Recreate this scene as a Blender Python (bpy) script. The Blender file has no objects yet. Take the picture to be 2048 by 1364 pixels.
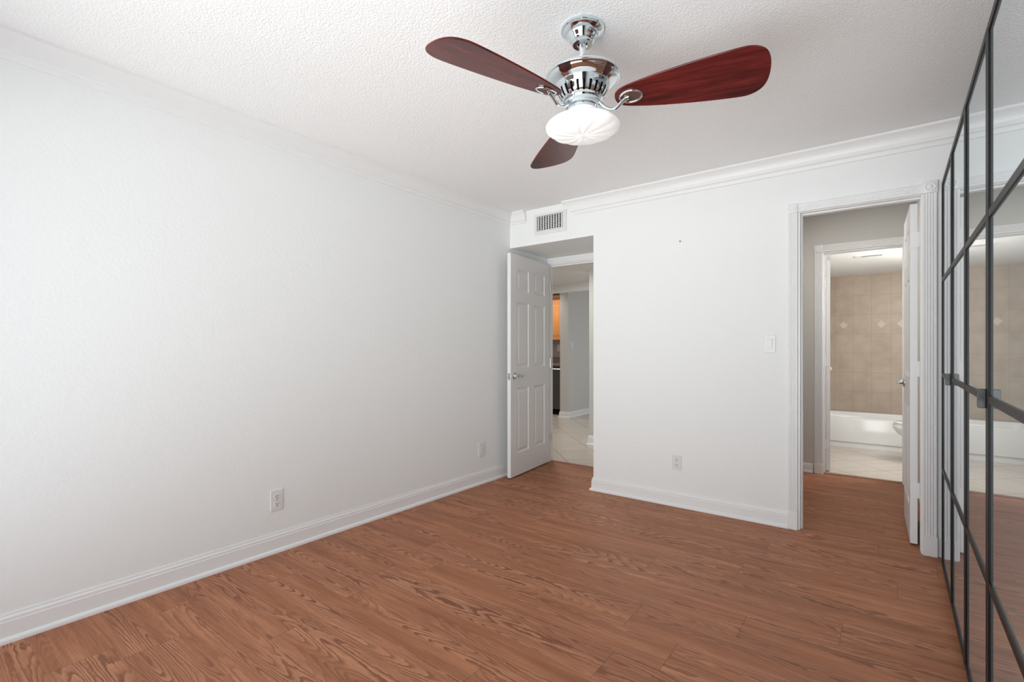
import bpy, bmesh, math, random
from mathutils import Vector, Matrix
random.seed(7)
PI = math.pi
S = bpy.context.scene
COL = S.collection

# ------------------------------------------------------------------ camera
FPX, HOR, VPX = 980.0, 698.0, 1769.0
cam = bpy.data.cameras.new('camera')
cam.sensor_width = 36.0
cam.lens = FPX / 2048 * 36
cam.shift_y = (HOR - 682) / 2048
cam.clip_start = 0.02
camo = bpy.data.objects.new('camera', cam)
COL.objects.link(camo)
YAW = math.atan((VPX - 1024) / FPX)
camo.location = (0, 0, 1.174)
camo.rotation_euler = (PI / 2, 0, YAW)
S.camera = camo

# ------------------------------------------------------------------ world, lights, exposure
w = bpy.data.worlds.new('daylight')
S.world = w
w.use_nodes = True
w.node_tree.nodes['Background'].inputs[0].default_value = (0.86, 0.93, 1.0, 1)
w.node_tree.nodes['Background'].inputs[1].default_value = 1.6
S.view_settings.view_transform = 'Standard'
S.view_settings.look = 'None'
S.view_settings.gamma = 1.0
S.view_settings.use_curve_mapping = False
S.view_settings.exposure = 0.0


def area(name, loc, rot, sx, sy, power, color=(1, 1, 1), spread=180):
    l = bpy.data.lights.new(name, 'AREA')
    l.shape = 'RECTANGLE'
    l.size, l.size_y, l.energy, l.color = sx, sy, power, color
    l.spread = math.radians(spread)
    o = bpy.data.objects.new(name, l)
    o.location, o.rotation_euler = loc, rot
    COL.objects.link(o)
    return o


def point(name, loc, power, color=(1, 1, 1), r=0.06):
    l = bpy.data.lights.new(name, 'POINT')
    l.energy, l.color, l.shadow_soft_size = power, color, r
    o = bpy.data.objects.new(name, l)
    o.location = loc
    COL.objects.link(o)
    return o


# daylight entering through the wide glazed opening behind the camera
area('window_daylight', (-1.25, -0.72, 1.10), (math.radians(108), 0, math.radians(11)), 2.70, 2.06, 28, (0.965, 0.99, 0.975), 90)
area('window_fill', (-1.25, -0.82, 1.10), (math.radians(122), 0, math.radians(-43)), 2.70, 2.06, 13, (0.965, 0.99, 0.975), 80)  # second window light, added to brighten the ceiling towards the wardrobes
# unseen lamps put in to light the rooms beyond the two doorways
point('bathroom_lamp', (0.60, 6.00, 1.72), 33, (1.0, 0.985, 0.955), 0.12)
area('hall_lamp', (-3.5, 5.15, 2.11), (0, 0, 0), 0.5, 0.3, 18, (1.0, 0.97, 0.92))
area('passage_lamp', (-0.35, 4.55, 2.42), (0, 0, 0), 0.4, 0.4, 6.0, (1.0, 0.97, 0.93))
area('kitchen_lamp', (-4.9, 7.1, 2.23), (0, 0, 0), 0.6, 0.4, 12, (1.0, 0.96, 0.90))

# ------------------------------------------------------------------ materials
class NT:
    def __init__(s, name):
        s.m = bpy.data.materials.new(name)
        s.m.use_nodes = True
        s.t = s.m.node_tree
        s.b = s.t.nodes['Principled BSDF']

    def n(s, typ, **kw):
        x = s.t.nodes.new(typ)
        for k, v in kw.items():
            setattr(x, k, v)
        return x

    def put(s, sock, v):
        if hasattr(v, 'is_output') or isinstance(v, bpy.types.NodeSocket):
            s.t.links.new(v, sock)
        elif isinstance(v, (tuple, list)) and len(v) == 3 and sock.type == 'RGBA':
            sock.default_value = (*v, 1)
        else:
            sock.default_value = v

    def math(s, op, a, b=0.0, c=0.0):
        x = s.n('ShaderNodeMath', operation=op)
        s.put(x.inputs[0], a); s.put(x.inputs[1], b); s.put(x.inputs[2], c)
        return x.outputs[0]

    def mix(s, f, a, b):
        x = s.n('ShaderNodeMix', data_type='RGBA')
        s.put(x.inputs[0], f); s.put(x.inputs[6], a); s.put(x.inputs[7], b)
        return x.outputs[2]

    def xyz(s, x=0.0, y=0.0, z=0.0):
        c = s.n('ShaderNodeCombineXYZ')
        s.put(c.inputs[0], x); s.put(c.inputs[1], y); s.put(c.inputs[2], z)
        return c.outputs[0]

    def pos(s, obj=False):
        if obj:
            v = s.n('ShaderNodeTexCoord').outputs['Object']
        else:
            v = s.n('ShaderNodeNewGeometry').outputs['Position']
        p = s.n('ShaderNodeSeparateXYZ')
        s.t.links.new(v, p.inputs[0])
        return v, p.outputs[0], p.outputs[1], p.outputs[2]

    def noise(s, vec, scale, detail=3.0, rough=0.5):
        x = s.n('ShaderNodeTexNoise')
        s.put(x.inputs['Vector'], vec)
        x.inputs['Scale'].default_value = scale
        x.inputs['Detail'].default_value = detail
        x.inputs['Roughness'].default_value = rough
        return x.outputs[0]

    def ramp(s, v, stops):
        r = s.n('ShaderNodeValToRGB')
        e = r.color_ramp.elements
        while len(e) < len(stops):
            e.new(0.5)
        for k, (p, c) in enumerate(stops):
            e[k].position = p
            e[k].color = (*c, 1) if isinstance(c, tuple) else (c, c, c, 1)
        s.put(r.inputs[0], v)
        return r.outputs[0]

    def bump(s, h, strength, dist):
        b = s.n('ShaderNodeBump')
        b.inputs['Strength'].default_value = strength
        b.inputs['Distance'].default_value = dist
        s.put(b.inputs['Height'], h)
        s.put(s.b.inputs['Normal'], b.outputs[0])

    def set(s, color=None, rough=None, metal=None, spec=None):
        if color is not None: s.put(s.b.inputs['Base Color'], color)
        if rough is not None: s.put(s.b.inputs['Roughness'], rough)
        if metal is not None: s.b.inputs['Metallic'].default_value = metal
        if spec is not None: s.b.inputs['Specular IOR Level'].default_value = spec
        return s


def plain(name, color, rough=0.5, metal=0.0, spec=0.5, var=0.03):
    """a one-coloured surface with a faint procedural mottling"""
    t = NT(name)
    v, *_ = t.pos(True)
    n = t.noise(v, 9.0, 2.0)
    k = t.math('MULTIPLY_ADD', n, var * 2, 1 - var)
    c = t.n('ShaderNodeVectorMath', operation='SCALE')
    c.inputs[0].default_value = color
    t.put(c.inputs[3], k)
    t.set(c.outputs[0], rough, metal, spec)
    return t.m


def wall_paint(name, color, strength, scale=55.0, dist=0.004):
    t = NT(name)
    v, *_ = t.pos()
    n1 = t.noise(v, scale, 3.0, 0.55)
    n2 = t.noise(v, scale * 0.35, 2.0)
    h = t.math('ADD', t.ramp(n1, [(0.40, 0.0), (0.62, 1.0)]), t.math('MULTIPLY', n2, 0.6))
    t.bump(h, strength, dist)
    t.set(color, 0.75, 0, 0.25)
    return t.m


def wood_floor():
    t = NT('red_oak_laminate')
    v, x, y, z = t.pos()
    PW, PL = 0.195, 1.28
    row = t.math('FLOOR', t.math('DIVIDE', y, PW))
    wn = t.n('ShaderNodeTexWhiteNoise', noise_dimensions='1D')
    t.put(wn.inputs['W'], row)
    off = t.math('MULTIPLY', wn.outputs[0], PL)
    xs = t.math('DIVIDE', t.math('ADD', x, off), PL)
    colm = t.math('FLOOR', xs)
    wn2 = t.n('ShaderNodeTexWhiteNoise', noise_dimensions='2D')
    t.put(wn2.inputs['Vector'], t.xyz(row, colm, 0.0))
    rnd = wn2.outputs[0]
    # cathedral grain: contour lines of a field stretched along the board
    seed = t.math('MULTIPLY', rnd, 37.0)
    f1 = t.noise(t.xyz(t.math('ADD', t.math('MULTIPLY', x, 0.9), seed), t.math('MULTIPLY', y, 9.0), seed), 1.0, 1.0, 0.35)
    wob = t.noise(t.xyz(t.math('MULTIPLY', x, 22.0), t.math('MULTIPLY', y, 75.0), seed), 1.0, 2.0)
    ph = t.math('FRACT', t.math('ADD', t.math('MULTIPLY', f1, 27.0), t.math('MULTIPLY', wob, 0.80)))
    ring = t.ramp(ph, [(0.0, 1.0), (0.14, 0.80), (0.40, 0.18), (0.88, 0.0), (1.0, 1.0)])
    line = ring
    amp = t.ramp(t.noise(t.xyz(t.math('ADD', t.math('MULTIPLY', x, 0.8), seed), t.math('MULTIPLY', y, 7.0), 3.0), 1.0, 2.0), [(0.42, 0.10), (0.60, 1.0)])
    fib = t.noise(t.xyz(t.math('MULTIPLY', x, 7.0), t.math('MULTIPLY', y, 190.0), seed), 1.0, 3.0, 0.6)
    broad = t.noise(t.xyz(t.math('ADD', t.math('MULTIPLY', x, 1.3), seed), t.math('MULTIPLY', y, 16.0), 9.0), 1.0, 3.0)
    base = t.ramp(broad, [(0.30, (0.290, 0.108, 0.050)), (0.52, (0.420, 0.166, 0.080)), (0.74, (0.560, 0.245, 0.126))])
    dark = t.math('MULTIPLY', t.math('MULTIPLY', line, amp), 0.76)
    c = t.mix(dark, base, (0.175, 0.060, 0.031))
    pale = t.math('MULTIPLY', t.math('MULTIPLY', t.math('POWER', t.math('SUBTRACT', 1.0, ring), 3.0), amp), 0.62)
    c = t.mix(pale, c, (0.66, 0.32, 0.185))
    c = t.mix(t.math('MULTIPLY', t.ramp(fib, [(0.42, 0.0), (0.66, 1.0)]), 0.30), c, (0.160, 0.056, 0.030))
    c = t.mix(t.math('MULTIPLY', t.math('SUBTRACT', rnd, 0.5), 0.22), c, (0.16, 0.06, 0.035))
    # joints between boards
    fy = t.math('FRACT', t.math('DIVIDE', y, PW))
    fx = t.math('FRACT', xs)
    ey = t.math('LESS_THAN', t.math('MULTIPLY', t.math('MINIMUM', fy, t.math('SUBTRACT', 1.0, fy)), PW), 0.0007)
    ex = t.math('LESS_THAN', t.math('MULTIPLY', t.math('MINIMUM', fx, t.math('SUBTRACT', 1.0, fx)), PL), 0.0011)
    c = t.mix(t.math('MULTIPLY', ey, 0.12), c, (0.07, 0.025, 0.015))
    c = t.mix(t.math('MULTIPLY', ex, 0.55), c, (0.06, 0.022, 0.013))
    t.set(c, t.math('MULTIPLY_ADD', fib, 0.12, 0.42), 0, 0.22)
    t.bump(t.math('ADD', fib, t.math('MULTIPLY', line, 0.5)), 0.10, 0.0008)
    return t.m


def tile_floor(name, base, grout, size, rot):
    t = NT(name)
    v, x, y, z = t.pos()
    ca, sa = math.cos(rot), math.sin(rot)
    u = t.math('DIVIDE', t.math('ADD', t.math('MULTIPLY', x, ca), t.math('MULTIPLY', y, sa)), size)
    q = t.math('DIVIDE', t.math('SUBTRACT', t.math('MULTIPLY', y, ca), t.math('MULTIPLY', x, sa)), size)
    fu, fq = t.math('FRACT', u), t.math('FRACT', q)
    e = t.math('MINIMUM', t.math('MINIMUM', fu, t.math('SUBTRACT', 1.0, fu)), t.math('MINIMUM', fq, t.math('SUBTRACT', 1.0, fq)))
    g = t.math('LESS_THAN', t.math('MULTIPLY', e, size), 0.0035)
    st = t.noise(t.xyz(t.math('MULTIPLY', u, 1.0), t.math('MULTIPLY', q, 9.0), 0.0), 1.0, 3.0)
    c = t.ramp(st, [(0.3, tuple(k * 0.86 for k in base)), (0.7, base)])
    c = t.mix(g, c, grout)
    t.set(c, 0.28, 0, 0.4)
    t.bump(t.math('SUBTRACT', 1.0, g), 0.3, 0.002)
    return t.m


def wall_tile():
    t = NT('beige_wall_tile')
    v, x, y, z = t.pos()
    TW, TH = 0.198, 0.25
    u = t.math('DIVIDE', t.math('ADD', t.math('ADD', x, y), 0.132 - 7.80), TW)
    q = t.math('DIVIDE', t.math('SUBTRACT', z, 0.118), TH)
    fu, fq = t.math('FRACT', u), t.math('FRACT', q)
    eu = t.math('MULTIPLY', t.math('MINIMUM', fu, t.math('SUBTRACT', 1.0, fu)), TW)
    eq = t.math('MULTIPLY', t.math('MINIMUM', fq, t.math('SUBTRACT', 1.0, fq)), TH)
    g = t.math('LESS_THAN', t.math('MINIMUM', eu, eq), 0.0025)
    n = t.noise(v, 7.0, 4.0, 0.6)
    c = t.ramp(n, [(0.3, (0.43, 0.345, 0.272)), (0.7, (0.53, 0.435, 0.350))])
    c = t.mix(t.math('MULTIPLY', g, 0.7), c, (0.36, 0.28, 0.21))
    t.set(c, 0.35, 0, 0.4)
    t.bump(t.math('SUBTRACT', 1.0, g), 0.3, 0.002)
    return t.m


def blade_wood():
    t = NT('mahogany_blade')
    v, x, y, z = t.pos(True)
    n = t.noise(t.xyz(t.math('MULTIPLY', x, 4.0), t.math('MULTIPLY', y, 38.0), 0.0), 1.0, 4.0, 0.6)
    f = t.noise(t.xyz(t.math('MULTIPLY', x, 9.0), t.math('MULTIPLY', y, 170.0), 5.0), 1.0, 2.0)
    c = t.ramp(n, [(0.32, (0.040, 0.008, 0.008)), (0.50, (0.118, 0.014, 0.013)), (0.68, (0.185, 0.023, 0.020))])
    c = t.mix(t.math('MULTIPLY', f, 0.35), c, (0.048, 0.014, 0.012))
    t.set(c, 0.24, 0, 0.28)
    return t.m


def granite():
    t = NT('speckled_granite')
    v, *_ = t.pos()
    n = t.noise(v, 95.0, 3.0, 0.7)
    c = t.ramp(n, [(0.36, (0.025, 0.018, 0.014)), (0.50, (0.22, 0.15, 0.11)), (0.66, (0.55, 0.45, 0.37))])
    t.set(c, 0.2, 0, 0.5)
    return t.m


def maple():
    t = NT('honey_maple')
    v, x, y, z = t.pos()
    n = t.noise(t.xyz(t.math('MULTIPLY', x, 22.0), y, t.math('MULTIPLY', z, 2.0)), 1.0, 3.0)
    c = t.ramp(n, [(0.3, (0.52, 0.21, 0.065)), (0.7, (0.64, 0.28, 0.10))])
    t.set(c, 0.35, 0, 0.4)
    return t.m


def mirror_glass():
    t = NT('mirror_glass')
    g = t.n('ShaderNodeBsdfGlossy')
    g.inputs['Color'].default_value = (0.91, 0.935, 0.955, 1)
    g.inputs['Roughness'].default_value = 0.012
    d = t.n('ShaderNodeBsdfDiffuse')
    v, *_ = t.pos()
    n = t.noise(v, 3.0, 2.0)
    t.put(d.inputs['Color'], t.ramp(n, [(0.3, (0.46, 0.56, 0.60)), (0.7, (0.50, 0.60, 0.64))]))
    m = t.n('ShaderNodeMixShader')
    m.inputs[0].default_value = 0.16
    t.t.links.new(g.outputs[0], m.inputs[1])
    t.t.links.new(d.outputs[0], m.inputs[2])
    t.t.links.new(m.outputs[0], t.t.nodes['Material Output'].inputs[0])
    return t.m


def opal_glass():
    t = NT('opal_glass')
    v, *_ = t.pos(True)
    n = t.noise(v, 14.0, 2.0)
    t.set(t.ramp(n, [(0.3, (0.93, 0.93, 0.92)), (0.7, (0.96, 0.96, 0.955))]), 0.25, 0, 0.5)
    t.b.inputs['Emission Color'].default_value = (1, 0.985, 0.96, 1)
    t.b.inputs['Emission Strength'].default_value = 0.20
    return t.m


M = dict(
    wall=wall_paint('white_wall_paint', (0.884, 0.898, 0.894), 0.10, 60.0, 0.003),
    ceil=wall_paint('knockdown_ceiling', (0.94, 0.94, 0.94), 0.30, 105.0, 0.004),
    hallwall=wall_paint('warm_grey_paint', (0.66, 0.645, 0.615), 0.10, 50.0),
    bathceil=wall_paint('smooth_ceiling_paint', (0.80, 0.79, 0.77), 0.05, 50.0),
    trim=plain('gloss_white_trim', (0.88, 0.88, 0.88), 0.32, 0, 0.45, 0.012),
    door=plain('white_door_paint', (0.86, 0.86, 0.86), 0.38, 0, 0.4, 0.012),
    floor=wood_floor(),
    halltile=tile_floor('cream_floor_tile', (0.62, 0.55, 0.48), (0.20, 0.16, 0.13), 0.42, PI / 4),
    tile=wall_tile(),
    diamond=plain('pale_stone_tile', (0.62, 0.53, 0.44), 0.45, 0, 0.4, 0.12),
    chrome=plain('polished_chrome', (0.74, 0.80, 0.83), 0.06, 1.0, 0.5, 0.01),
    satin=plain('satin_nickel', (0.62, 0.62, 0.61), 0.25, 1.0, 0.5, 0.01),
    dark_handle=plain('darkened_handle_metal', (0.055, 0.055, 0.055), 0.30, 1.0, 0.5, 0.01),  # dark base colour stands in for the dark reflection on the wardrobe handles
    brass=plain('polished_brass', (0.85, 0.66, 0.34), 0.18, 1.0, 0.5, 0.01),
    blade=blade_wood(),
    bladecap=plain('brown_cover_plate', (0.10, 0.055, 0.045), 0.5, 0, 0.3),
    opal=opal_glass(),
    mirror=mirror_glass(),
    black=plain('black_metal_frame', (0.010, 0.0098, 0.0095), 0.38, 0.0, 0.16, 0.05),
    carcass=plain('dark_carcass_board', (0.045, 0.042, 0.04), 0.6, 0, 0.3),
    void=plain('dark_interior', (0.012, 0.012, 0.012), 0.9, 0, 0.1),  # black for shade in ducts, slots and fan motor; also toe kicks, nail
    plastic=plain('white_plastic', (0.80, 0.80, 0.79), 0.30, 0, 0.5, 0.01),
    porcelain=plain('white_porcelain', (0.84, 0.835, 0.82), 0.10, 0, 0.6, 0.01),
    curtain=plain('charcoal_curtain_cloth', (0.10, 0.10, 0.105), 0.9, 0, 0.1),
    granite=granite(), maple=maple(),
    steel=plain('dark_stainless', (0.10, 0.098, 0.093), 0.35, 0.6, 0.5),
    thresh=plain('wood_threshold', (0.27, 0.115, 0.065), 0.4, 0, 0.4, 0.1),
    greywall=wall_paint('backsplash_paint', (0.48, 0.46, 0.45), 0.05),
)

# ------------------------------------------------------------------ geometry helpers
class B:
    """collects solids, then links them as ONE mesh object"""
    def __init__(s):
        s.bm = bmesh.new()

    def box(s, x0, x1, y0, y1, z0, z1, bev=0.0):
        v = [s.bm.verts.new(p) for p in ((x0, y0, z0), (x1, y0, z0), (x1, y1, z0), (x0, y1, z0), (x0, y0, z1), (x1, y0, z1), (x1, y1, z1), (x0, y1, z1))]
        fs = [s.bm.faces.new([v[i] for i in q]) for q in ((0, 3, 2, 1), (4, 5, 6, 7), (0, 1, 5, 4), (1, 2, 6, 5), (2, 3, 7, 6), (3, 0, 4, 7))]
        if bev:
            es = list({e for f in fs for e in f.edges})
            bmesh.ops.bevel(s.bm, geom=es, offset=bev, segments=2, affect='EDGES', profile=0.5)
        return s

    def prism(s, pts, org, U, V, W, e0=None, e1=None):
        """polygon pts (u, v) at org, swept along W; e0 / e1 (functions of u, v) shear the ends for mitres"""
        org, U, V, W = Vector(org), Vector(U), Vector(V), Vector(W)
        d = W.normalized()
        a = [s.bm.verts.new(org + U * p[0] + V * p[1] + d * (e0(*p) if e0 else 0)) for p in pts]
        b = [s.bm.verts.new(org + W + U * p[0] + V * p[1] + d * (e1(*p) if e1 else 0)) for p in pts]
        n = len(pts)
        for i in range(n):
            s.bm.faces.new((a[i], a[(i + 1) % n], b[(i + 1) % n], b[i]))
        s.bm.faces.new(a[::-1]); s.bm.faces.new(b)
        return s

    def lathe(s, prof, c=(0, 0, 0), axis='z', seg=64, skip=None, squash=(1, 1)):
        """prof: (r, h) pairs; skip(i, j) leaves a face out"""
        rings = []
        for r, h in prof:
            ring = []
            for k in range(seg):
                a = 2 * PI * k / seg
                p = (r * math.cos(a) * squash[0], r * math.sin(a) * squash[1], h)
                if axis == 'x': p = (p[2], p[0], p[1])
                if axis == 'y': p = (p[0], p[2], p[1])
                ring.append(s.bm.verts.new(Vector(p) + Vector(c)))
            rings.append(ring)
        for i in range(len(prof) - 1):
            for k in range(seg):
                if skip and skip(i, k): continue
                s.bm.faces.new((rings[i][k], rings[i][(k + 1) % seg], rings[i + 1][(k + 1) % seg], rings[i + 1][k]))
        if prof[0][0] > 1e-6: s.bm.faces.new(rings[0][::-1])
        if prof[-1][0] > 1e-6: s.bm.faces.new(rings[-1])
        return s

    def tube(s, pts, r, seg=12, closed=False, flat=1.0):
        pts = [Vector(p) for p in pts]
        n = len(pts)
        rings = []
        up0 = None
        for i, p in enumerate(pts):
            if closed:
                d = pts[(i + 1) % n] - pts[i - 1]
            else:
                d = pts[min(i + 1, n - 1)] - pts[max(i - 1, 0)]
            d.normalize()
            if up0 is None:
                up0 = Vector((0, 0, 1)) if abs(d.z) < 0.9 else Vector((1, 0, 0))
            sx = d.cross(up0).normalized()
            up = sx.cross(d).normalized()
            up0 = up
            rr = r[i] if isinstance(r, (list, tuple)) else r
            rings.append([s.bm.verts.new(p + sx * rr * math.cos(2 * PI * k / seg) + up * rr * flat * math.sin(2 * PI * k / seg)) for k in range(seg)])
        for i in range(n if closed else n - 1):
            for k in range(seg):
                s.bm.faces.new((rings[i][k], rings[i][(k + 1) % seg], rings[(i + 1) % n][(k + 1) % seg], rings[(i + 1) % n][k]))
        if not closed:
            s.bm.faces.new(rings[0][::-1]); s.bm.faces.new(rings[-1])
        return s

    def xf(s, mat):
        bmesh.ops.transform(s.bm, matrix=mat, verts=s.bm.verts)
        return s

    def done(s, name, mat, parent=None, smooth=False, loc=None, rot=None, **tags):
        bmesh.ops.remove_doubles(s.bm, verts=s.bm.verts, dist=1e-6)
        bmesh.ops.recalc_face_normals(s.bm, faces=s.bm.faces)
        me = bpy.data.meshes.new(name)
        s.bm.to_mesh(me)
        s.bm.free()
        for mm in (mat if isinstance(mat, (list, tuple)) else [mat]):
            me.materials.append(M[mm])
        if smooth:
            for p in me.polygons: p.use_smooth = True
            try:
                me.set_sharp_from_angle(angle=math.radians(38))
            except Exception:
                pass
        o = bpy.data.objects.new(name, me)
        COL.objects.link(o)
        if parent is not None: o.parent = parent
        if loc: o.location = loc
        if rot: o.rotation_euler = rot
        for k, v in tags.items(): o[k] = v
        return o


def thing(name, label, category, loc=(0, 0, 0), rot=(0, 0, 0), **tags):
    o = bpy.data.objects.new(name, None)
    o.empty_display_size = 0.1
    COL.objects.link(o)
    o.location, o.rotation_euler = loc, rot
    o['label'] = label
    o['category'] = category
    for k, v in tags.items(): o[k] = v
    return o


def ST(label, category):
    return dict(label=label, category=category, kind='structure')


def arc(cx, cy, r, a0, a1, n):
    return [(cx + r * math.cos(math.radians(a0 + (a1 - a0) * i / n)), cy + r * math.sin(math.radians(a0 + (a1 - a0) * i / n))) for i in range(n + 1)]


# ------------------------------------------------------------------ room shell
XL, YB, ZC, YR, XR = -2.805, 3.66, 2.44, -0.26, 0.84
XA, YA, ZA, TA = -1.93, 4.30, 2.12, 0.05            # entry alcove: right side, end wall, soffit
DX0, DX1, DZ = -0.436, 0.167, 2.055       # doorway on the right
T = 0.12

B().box(XL - T, XR + T, YR - T, 5.49, -0.06, 0).done('floor', 'floor', **ST('red-brown oak laminate floor of the bedroom', 'floor'))
B().box(XL - T, XR + T, YR - T, YB + T, ZC, ZC + 0.06).done('ceiling', 'ceil', **ST('white knockdown-textured bedroom ceiling', 'ceiling'))
B().box(XL - T, XL, YR - T, YA + TA, 0, ZC).done('wall_left', 'wall', **ST('long bare white wall with two outlets', 'wall'))
b = B()
b.box(XA, DX0 - 0.02, YB, YB + T, 0, ZC)
b.box(DX0 - 0.02, DX1 + 0.02, YB, YB + T, DZ + 0.02, ZC)
b.box(DX1 + 0.02, XR + T, YB, YB + T, 0, ZC)
b.box(XL, XA, YB, YA + TA, ZA, ZC)
b.done('wall_back', 'wall', **ST('white far wall with air vent and two doorways', 'wall'))
b = B()
b.box(XA, XA + T, YB + T, YA + TA, 0, ZC)
b.box(XL, -2.79, YA, YA + TA, 0, ZA)
b.box(-2.0, XA, YA, YA + TA, 0, ZA)
b.box(-2.79, -2.0, YA, YA + TA, 2.062, ZA)
b.done('wall_alcove', 'wall', **ST('white walls of the entry alcove around the panelled door', 'wall'))
B().box(XR, XR + T, YR - T, YB, 0, ZC).done('wall_right', 'wall', **ST('white wall behind the mirrored wardrobes', 'wall'))
b = B()
WX0, WX1, WZ0, WZ1 = -2.62, 0.12, 0.06, 2.14
b.box(XL, WX0, YR - T, YR, 0, ZC).box(WX1, XR, YR - T, YR, 0, ZC)
b.box(WX0, WX1, YR - T, YR, 0, WZ0).box(WX0, WX1, YR - T, YR, WZ1, ZC)
b.done('wall_rear', 'wall', **ST('white wall with the wide glazed opening behind the viewer', 'wall'))
# glazed opening behind the camera
b = B()
yy0, yy1 = YR - 0.085, YR - 0.035
b.box(WX0, WX0 + 0.05, yy0, yy1, WZ0, WZ1).box(WX1 - 0.05, WX1, yy0, yy1, WZ0, WZ1)
b.box(WX0 + 0.05, WX1 - 0.05, yy0, yy1, WZ0, WZ0 + 0.05).box(WX0 + 0.05, WX1 - 0.05, yy0, yy1, WZ1 - 0.05, WZ1)
b.box(-1.285, -1.215, yy0, yy1, WZ0 + 0.05, WZ1 - 0.05)
win = b.done('window_1', 'trim', **ST('white frame of the wide sliding window behind the viewer', 'window'))

b = B()
n = 60
fr = [(0.14 + 0.68 * i / n, 0.030 + 0.018 * math.sin(i / n * 2 * PI * 8)) for i in range(n + 1)]
pts = fr + [(x, y - 0.004) for x, y in fr[::-1]]
b.prism([(x, y) for x, y in pts], (0, YR + 0.015, 0.02), (1, 0, 0), (0, 1, 0), (0, 0, 2.22))
b.done('curtain', 'curtain', win)

# crown moulding
def crown_pts(drop, proj):
    p = [(0, 0), (proj, 0), (proj, -0.013), (proj - 0.006, -0.017)]
    d1 = drop * 0.66
    for i in range(1, 7):
        a = i / 6
        p.append((proj - 0.006 - (proj - 0.030) * math.sin(a * PI / 2) , -0.017 - (d1 - 0.017) * (1 - math.cos(a * PI / 2)) * 0.5 - (d1 - 0.017) * a * 0.5))
    p += [(0.024, -d1 - 0.002), (0.024, -d1 - 0.010), (0.016, -d1 - 0.014), (0.013, -d1 - 0.020), (0.010, -drop + 0.004), (0.006, -drop), (0, -drop)]
    return p


B().prism(crown_pts(0.105, 0.062), (XL, YR, ZC), (1, 0, 0), (0, 0, 1), (0, YB - YR, 0), None, lambda u, v: -0.0005).done('trim_1', 'trim', **ST('white crown moulding along the top of the left wall', 'crown moulding'))
B().prism(crown_pts(0.120, 0.064), (-2.205, YB, ZC), (0, -1, 0), (0, 0, 1), (XR + 2.205, 0, 0), lambda u, v: 0.0 + max(0, -v - 0.03) * 1.05, None).done('trim_2', 'trim', **ST('long white crown moulding on the far wall, right of the air vent', 'crown moulding'))
B().prism(crown_pts(0.110, 0.056), (XL, YB, ZC), (0, -1, 0), (0, 0, 1), (0.190, 0, 0), lambda u, v: u, None).done('trim_3', 'trim', **ST('short cut crown moulding piece left of the air vent', 'crown moulding'))

# baseboards
def base_pts(h):
    return [(0, 0), (0.026, 0), (0.026, 0.004)] + [(0.013 + 0.013 * math.cos(math.radians(a)), 0.006 + 0.016 * math.sin(math.radians(a))) for a in (20, 45, 70, 90)] + [(0.0125, h - 0.030), (0.0105, h - 0.026), (0.0105, h - 0.016), (0.006, h - 0.008), (0.005, h), (0, h)]


B().prism(base_pts(0.112), (XL, YR, 0), (1, 0, 0), (0, 0, 1), (0, YA - YR, 0)).done('baseboard_left', 'trim', **ST('white baseboard with quarter round along the left wall', 'baseboard'))
b = B()
b.prism(base_pts(0.106), (XA, YB, 0), (0, -1, 0), (0, 0, 1), (DX0 - 0.068 - XA, 0, 0), lambda u, v: -u, None)
b.prism(base_pts(0.106), (XA, YB, 0), (-1, 0, 0), (0, 0, 1), (0, YA - YB, 0), lambda u, v: -u, None)
b.done('baseboard_back', 'trim', **ST('white baseboard on the far wall wrapping into the alcove', 'baseboard'))

# fluted door casing ----------------------------------------------------------
def flute_pts(wd, dep, n=4):
    p = [(0, 0), (0, dep - 0.004), (0.003, dep)]
    m = wd * 0.12
    fw = (wd - 2 * m) / n
    for k in range(n):
        x0 = m + k * fw
        p += [(x0 + fw * 0.10, dep)] + [(x0 + fw * (0.5 - 0.36 * math.cos(math.radians(a))), dep - 0.0055 * math.sin(math.radians(a))) for a in (25, 60, 90, 120, 155)] + [(x0 + fw * 0.90, dep)]
    p += [(wd - 0.003, dep), (wd, dep - 0.004), (wd, 0)]
    return p


def rosette(parent, x0, x1, z0, z1, y):
    b = B().box(x0, x1, y - 0.024, y, z0, z1, 0.002)
    c = ((x0 + x1) / 2, y - 0.024, (z0 + z1) / 2)
    r = min(x1 - x0, z1 - z0) * 0.40
    b.lathe([(r, 0.0), (r, -0.003), (r * .84, -0.005), (r * .70, -0.0015), (r * .50, -0.0015), (r * .42, -0.004), (r * .2, -0.006), (0.0, -0.0065)], c, 'y', 28)
    return b.done('rosette', 'trim', parent, True)


def casing(name, label, y, x0, x1, ztop, wl, wr, plz, out=None):
    """fluted casing on the face y (towards -y) round an opening x0..x1"""
    e = thing(name, label, 'door casing', kind='structure')
    d = 0.017
    B().prism(flute_pts(wl, d), (x0 - wl, y, plz), (1, 0, 0), (0, -1, 0), (0, 0, ztop - plz)).done('casing_leg', 'trim', e)
    B().prism(flute_pts(wr, d), (x1, y, plz), (1, 0, 0), (0, -1, 0), (0, 0, ztop - plz)).done('casing_leg', 'trim', e)
    B().prism(flute_pts(wl, d), (x0, y, ztop), (0, 0, 1), (0, -1, 0), (x1 - x0, 0, 0)).done('casing_head', 'trim', e)
    rosette(e, x0 - wl - 0.002, x0 , ztop, ztop + wl + 0.002, y)
    rosette(e, x1, x1 + wr + 0.002, ztop, ztop + wr + 0.002, y)
    B().box(x0 - wl - 0.002, x0, y - 0.023, y, 0, plz, 0.002).done('plinth_block', 'trim', e)
    B().box(x1, x1 + wr + 0.002, y - 0.023, y, 0, plz, 0.002).done('plinth_block', 'trim', e)
    return e


casing('trim_4', 'white fluted casing with corner rosettes around the right doorway', YB, DX0 - 0.012, DX1 + 0.006, DZ + 0.004, 0.054, 0.064, 0.110)
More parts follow.
